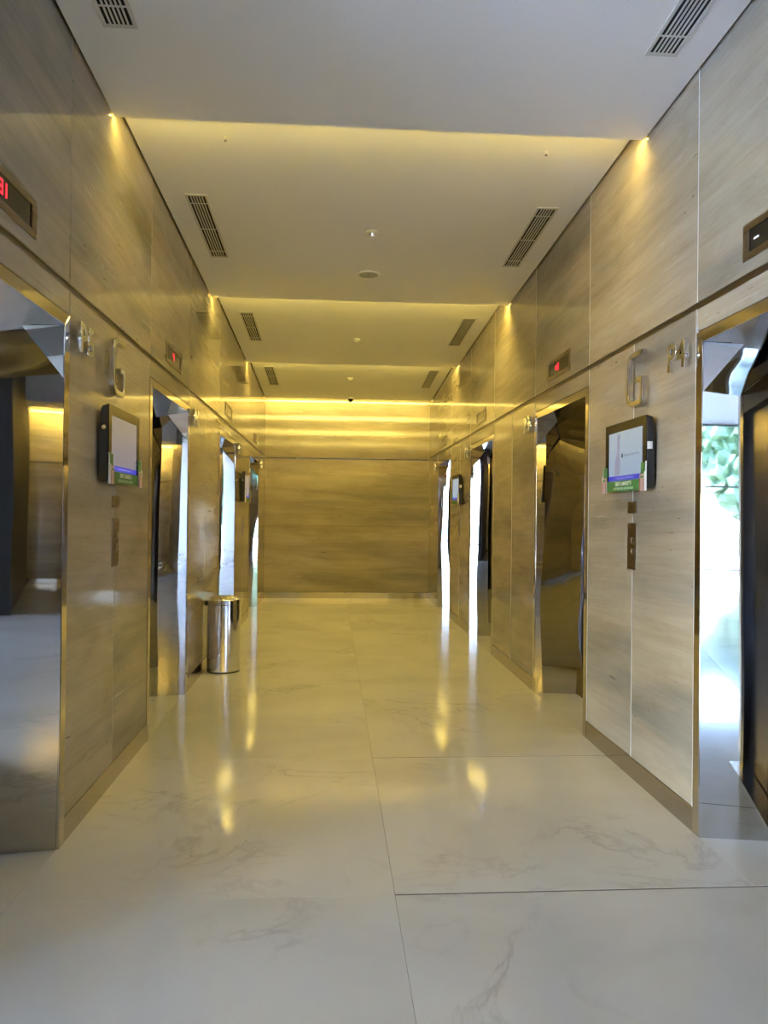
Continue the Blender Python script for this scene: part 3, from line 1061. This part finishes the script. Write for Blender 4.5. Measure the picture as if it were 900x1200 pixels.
def wall_display(side, yc, label, small=False):
    loc, rz = (on_left if side == 'left' else on_right)(yc, 1.655)
    root = empty('wall_display', loc, rz)
    tag(root, label, 'display', 'advertising displays on the piers')
    W2, HH = 0.305, 0.395
    mm = MB()
    mm.prism([(-0.062, 0.0), (-0.062, HH), (-0.030, HH - 0.012), (-0.018, HH - 0.06), (-0.018, 0.03), (-0.03, 0.0)], 'x', -W2, W2, 0.003)
    mm.obj('housing', M['black'], root)
    mm = MB()
    mm.box(-W2 + 0.06, W2 - 0.06, -0.02, 0.0015, 0.10, 0.30, 0.002)
    mm.obj('wall_bracket', M['black'], root)
    y = -0.0625
    sx, sz0, sz1 = 0.252, 0.052, 0.342
    mm = MB()
    mm.box(-W2, W2, y - 0.003, y, sz1, HH, 0.001)
    mm.box(-W2, W2, y - 0.003, y, 0, sz0, 0.001)
    mm.box(-W2, -sx, y - 0.003, y, sz0, sz1, 0.001)
    mm.box(sx, W2, y - 0.003, y, sz0, sz1, 0.001)
    mm.obj('bezel', M['bezel'], root)
    mm = MB()
    mm.box(-sx, sx, y - 0.0012, y + 0.001, sz0, sz1)
    scr = mm.obj('screen', scr_r if side == 'right' else scr_l, root)
    mm = MB()
    mm.box(-sx, sx, y - 0.0019, y - 0.0013, sz0 + 0.006, sz0 + 0.034)
    mm.obj('blue_caption_bar', blue, scr)
    if not small:
        strokes('caption_stroke', blue_txt, scr, -0.13, sz0 + 0.016, 0.008, y - 0.0024, y - 0.0019, (0.02, 0.035, 0.05, 0.03, 0.06, 0.025))
        if side == 'right':
            mm = MB()
            mm.prism([(-0.155, 0.09), (-0.075, 0.09), (-0.07, 0.17), (-0.085, 0.22), (-0.075, 0.31), (-0.075, 0.33), (-0.115, 0.33), (-0.12, 0.28), (-0.125, 0.22), (-0.15, 0.165), (-0.16, 0.14)], 'y', y - 0.0019, y - 0.0013)
            mm.obj('picture_figure', fig, scr)
            mm = MB()
            mm.box(-0.052, -0.032, y - 0.0019, y - 0.0013, 0.188, 0.212)
            mm.obj('picture_mark', M['ink_dark'], scr)
            strokes('picture_stroke', faint_txt, scr, -0.015, 0.194, 0.012, y - 0.0019, y - 0.0013, (0.05, 0.07, 0.045, 0.04), 0.006)
    # leaflet holder clipped to the lower edge
    y2 = y - 0.008
    mm = MB()
    mm.box(-W2 + 0.05, W2 - 0.05, y2 - 0.002, y2, -0.006, sz0 + 0.004, 0.0005)
    card = mm.obj('green_card', M['green'], root)
    if not small:
        text_part('card_text', 'BENT LAMARETTI', 0.030, M['ink_white'], card, (0.0, y2 - 0.0025, 0.028), 0.0003, 0.0006)
        strokes('card_stroke', M['ink_pale'], card, -0.15, 0.004, 0.014, y2 - 0.0028, y2 - 0.0019, (0.045, 0.03, 0.06, 0.035, 0.055, 0.03), 0.008)
    for sg in (-1, 1):
        a, b = sorted((sg * (W2 + 0.012), sg * (W2 - 0.052)))
        mm = MB()
        mm.box(a, b, y2 - 0.004, y2 - 0.0005, 0.078, 0.142, 0.0005)
        lf = mm.obj('leaflet', M['green'], root)
        mm = MB()
        mm.box(a, b, y2 - 0.010, y2 - 0.0035, -0.012, 0.080, 0.0005)
        mm.obj('front_leaflet', M['pink'], lf)
        for sa, sb in ((a, a + 0.010), (b - 0.008, b)):
            mm = MB()
            mm.box(sa, sb, y2 - 0.0112, y2 - 0.0102, -0.010, 0.055)
            mm.obj('red_stripe', M['red_print'], lf)
        mm = MB()
        mm.box(a + 0.014, b - 0.012, y2 - 0.0112, y2 - 0.0102, 0.058, 0.068)
        mm.obj('green_stripe', M['green'], lf)
        e = b if sg > 0 else a
        mm = MB()
        mm.prism([(y2 - 0.011, -0.012), (y2 - 0.011, 0.086), (y2 - 0.005, 0.095), (y2 - 0.004, 0.146), (y2 + 0.002, 0.146), (y2 + 0.002, -0.012)], 'x', e - 0.002, e + 0.002)
        mm.obj('holder_edge', M['paper'], lf)
    # sticker on the side that faces the entrance
    sgn = -1 if side == 'left' else 1
    if side == 'right':
        mm = MB()
        mm.box(sgn * W2 - 0.0005, sgn * W2 + 0.0012, -0.060, -0.032, 0.212, 0.252)
        mm.obj('sticker', M['paper'], root)
    else:
        mm = MB()
        n = 20
        pts = [(-0.040 + 0.011 * math.cos(2 * math.pi * i / n), 0.275 + 0.011 * math.sin(2 * math.pi * i / n)) for i in range(n)]
        mm.prism(pts, 'x', -W2 - 0.0012, -W2 + 0.0005)
        mm.obj('lock', M['satin'], root)
    return root
wall_display('left', 4.265, 'black wall display with green leaflet tray on the nearest left pier')
wall_display('right', 4.285, 'black wall display with green leaflet tray on the nearest right pier')
wall_display('left', 10.30, 'small black wall display deep in the corridor on the left', True)
wall_display('right', 10.33, 'small black wall display deep in the corridor on the right', True)

# ================================================================== CEILING FITTINGS
def vent(xc, y0, y1, label):
    za, zb = ceil_z(y0), ceil_z(y1)
    tilt = math.atan2(zb - za, y1 - y0)
    root = empty('air_vent', (xc, y0, za))
    root.rotation_euler = (tilt, 0, 0)
    tag(root, label, 'vent', 'linear ceiling vents')
    L = math.hypot(y1 - y0, zb - za)
    W2, b = 0.076, 0.018
    mm = MB()
    mm.box(-W2, -W2 + b, 0, L, -0.006, 0.001, 0.0015)
    mm.box(W2 - b, W2, 0, L, -0.006, 0.001, 0.0015)
    mm.box(-W2 + b, W2 - b, 0, b + 0.004, -0.006, 0.001, 0.0015)
    mm.box(-W2 + b, W2 - b, L - b - 0.004, L, -0.006, 0.001, 0.0015)
    mm.obj('vent_frame', M['vent'], root)
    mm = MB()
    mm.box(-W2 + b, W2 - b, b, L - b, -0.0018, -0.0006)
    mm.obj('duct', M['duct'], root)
    n = 5
    inner = 2 * (W2 - b)
    for k in range(n):
        x = -W2 + b + inner * (k + 1) / (n + 1)
        mm = MB()
        mm.box(x - 0.0042, x + 0.0042, b, L - b, -0.0056, -0.0018)
        mm.obj('slat', M['vent'], root)
    for f in (0.12, 0.5, 0.88):
        mm = MB()
        mm.box(-W2 + b, W2 - b, L * f - 0.0045, L * f + 0.0045, -0.005, -0.0019)
        mm.obj('cross_bar', M['vent'], root)
vy = [(2.30, 3.455), (5.30, 6.45), (8.38, 9.50), (11.30, 12.45)]
words = ['nearest ceiling panel', 'second ceiling panel', 'third ceiling panel', 'last ceiling panel']
for (a, b), wd in zip(vy, words):
    vent(-0.955, a, b, 'white linear air vent on the left of the %s' % wd)
    vent(1.495, a, b, 'white linear air vent on the right of the %s' % wd)

def ceiling_disc(name, x, y, label, cat, prof, mat, extra=None):
    root = empty(name, (x, y, ceil_z(y)))
    tag(root, label, cat)
    mm = MB()
    mm.lathe(prof, n=36)
    mm.obj('rim', mat, root, smooth=True)
    if extra:
        mm = MB()
        mm.lathe(extra[0], n=32)
        mm.obj(extra[2], extra[1], root, smooth=True)
    return root
sp = ceiling_disc('ceiling_speaker', 0.297, 6.74, 'round white ceiling speaker in the second ceiling panel', 'speaker',
                  [(0.100, 0.004), (0.100, -0.006), (0.094, -0.010), (0.084, -0.010)], M['white_plastic'],
                  ([(0.084, -0.008), (0.082, -0.013), (0.03, -0.0145), (0.002, -0.0148)], M['grille'], 'grille'))
mm = MB()
mm.lathe([(0.005, -0.010), (0.005, -0.016)], 0, -0.03, 0, 10)
mm.obj('centre_screw', M['black'], sp)
ceiling_disc('smoke_detector', 0.281, 5.83, 'small white detector ahead of the round ceiling speaker', 'detector',
             [(0.045, 0.004), (0.045, -0.008), (0.038, -0.014)], M['white_plastic'],
             ([(0.026, -0.012), (0.020, -0.034), (0.003, -0.038)], M['satin'], 'sensor'))
ceiling_disc('smoke_detector', 0.275, 9.33, 'pale detector in the third ceiling panel', 'detector',
             [(0.048, 0.004), (0.048, -0.012), (0.036, -0.022)], M['white_plastic'],
             ([(0.034, -0.020), (0.026, -0.036), (0.003, -0.040)], M['white_plastic'], 'sensor'))
ceiling_disc('smoke_detector', 0.252, 11.9, 'pale detector in the last ceiling panel', 'detector',
             [(0.048, 0.004), (0.048, -0.012), (0.036, -0.022)], M['white_plastic'],
             ([(0.034, -0.020), (0.026, -0.036), (0.003, -0.040)], M['white_plastic'], 'sensor'))
ceiling_disc('dome_camera', 0.298, 13.32, 'small dark dome camera on the ceiling before the back wall', 'camera',
             [(0.055, 0.004), (0.055, -0.018), (0.050, -0.024)], M['white_plastic'],
             ([(0.046, -0.022), (0.044, -0.045), (0.032, -0.066), (0.012, -0.078), (0.002, -0.079)], M['black_gloss'], 'dome'))
for x, y, l in ((-0.65, 4.55, 'tiny sprinkler head left of the second ceiling panel'), (1.27, 4.56, 'tiny sprinkler head right of the second ceiling panel')):
    ceiling_disc('sprinkler', x, y, l, 'sprinkler', [(0.012, 0.004), (0.012, -0.004), (0.009, -0.006)], M['white_plastic'],
                 ([(0.004, -0.005), (0.004, -0.016), (0.009, -0.017), (0.009, -0.019)], M['chrome'], 'head'))

# ================================================================== LITTER BIN
tb = empty('litter_bin', (-1.018, 7.38, 0))
tag(tb, 'cylindrical polished steel litter bin with domed lid by the left wall', 'bin')
R = 0.156
mm = MB()
mm.lathe([(R - 0.006, 0.0), (R - 0.006, 0.012), (R, 0.014), (R, 0.636), (R - 0.003, 0.638)], n=64)
mm.obj('body', M['chrome'], tb, smooth=True)
mm = MB()
mm.lathe([(R - 0.004, 0.0), (R - 0.004, 0.013)], n=48)
mm.obj('base_ring', M['black'], tb, smooth=True)
mm = MB()
mm.lathe([(R - 0.002, 0.641), (R + 0.001, 0.643), (R + 0.001, 0.682), (R - 0.004, 0.688), (R - 0.045, 0.706), (R - 0.085, 0.715), (R - 0.088, 0.711), (R - 0.10, 0.709)], n=64)
lid = mm.obj('lid', M['chrome'], tb, smooth=True)
mm = MB()
mm.lathe([(0.052, 0.708), (0.052, 0.714), (0.046, 0.718), (0.02, 0.720), (0.002, 0.7205)], n=40)
mm.obj('lid_cap', M['satin'], lid, smooth=True)
mm = MB()
mm.box(-R - 0.020, -R + 0.004, -0.035, 0.012, 0.625, 0.668, 0.005, 2)
mm.obj('hinge_handle', M['black'], tb)
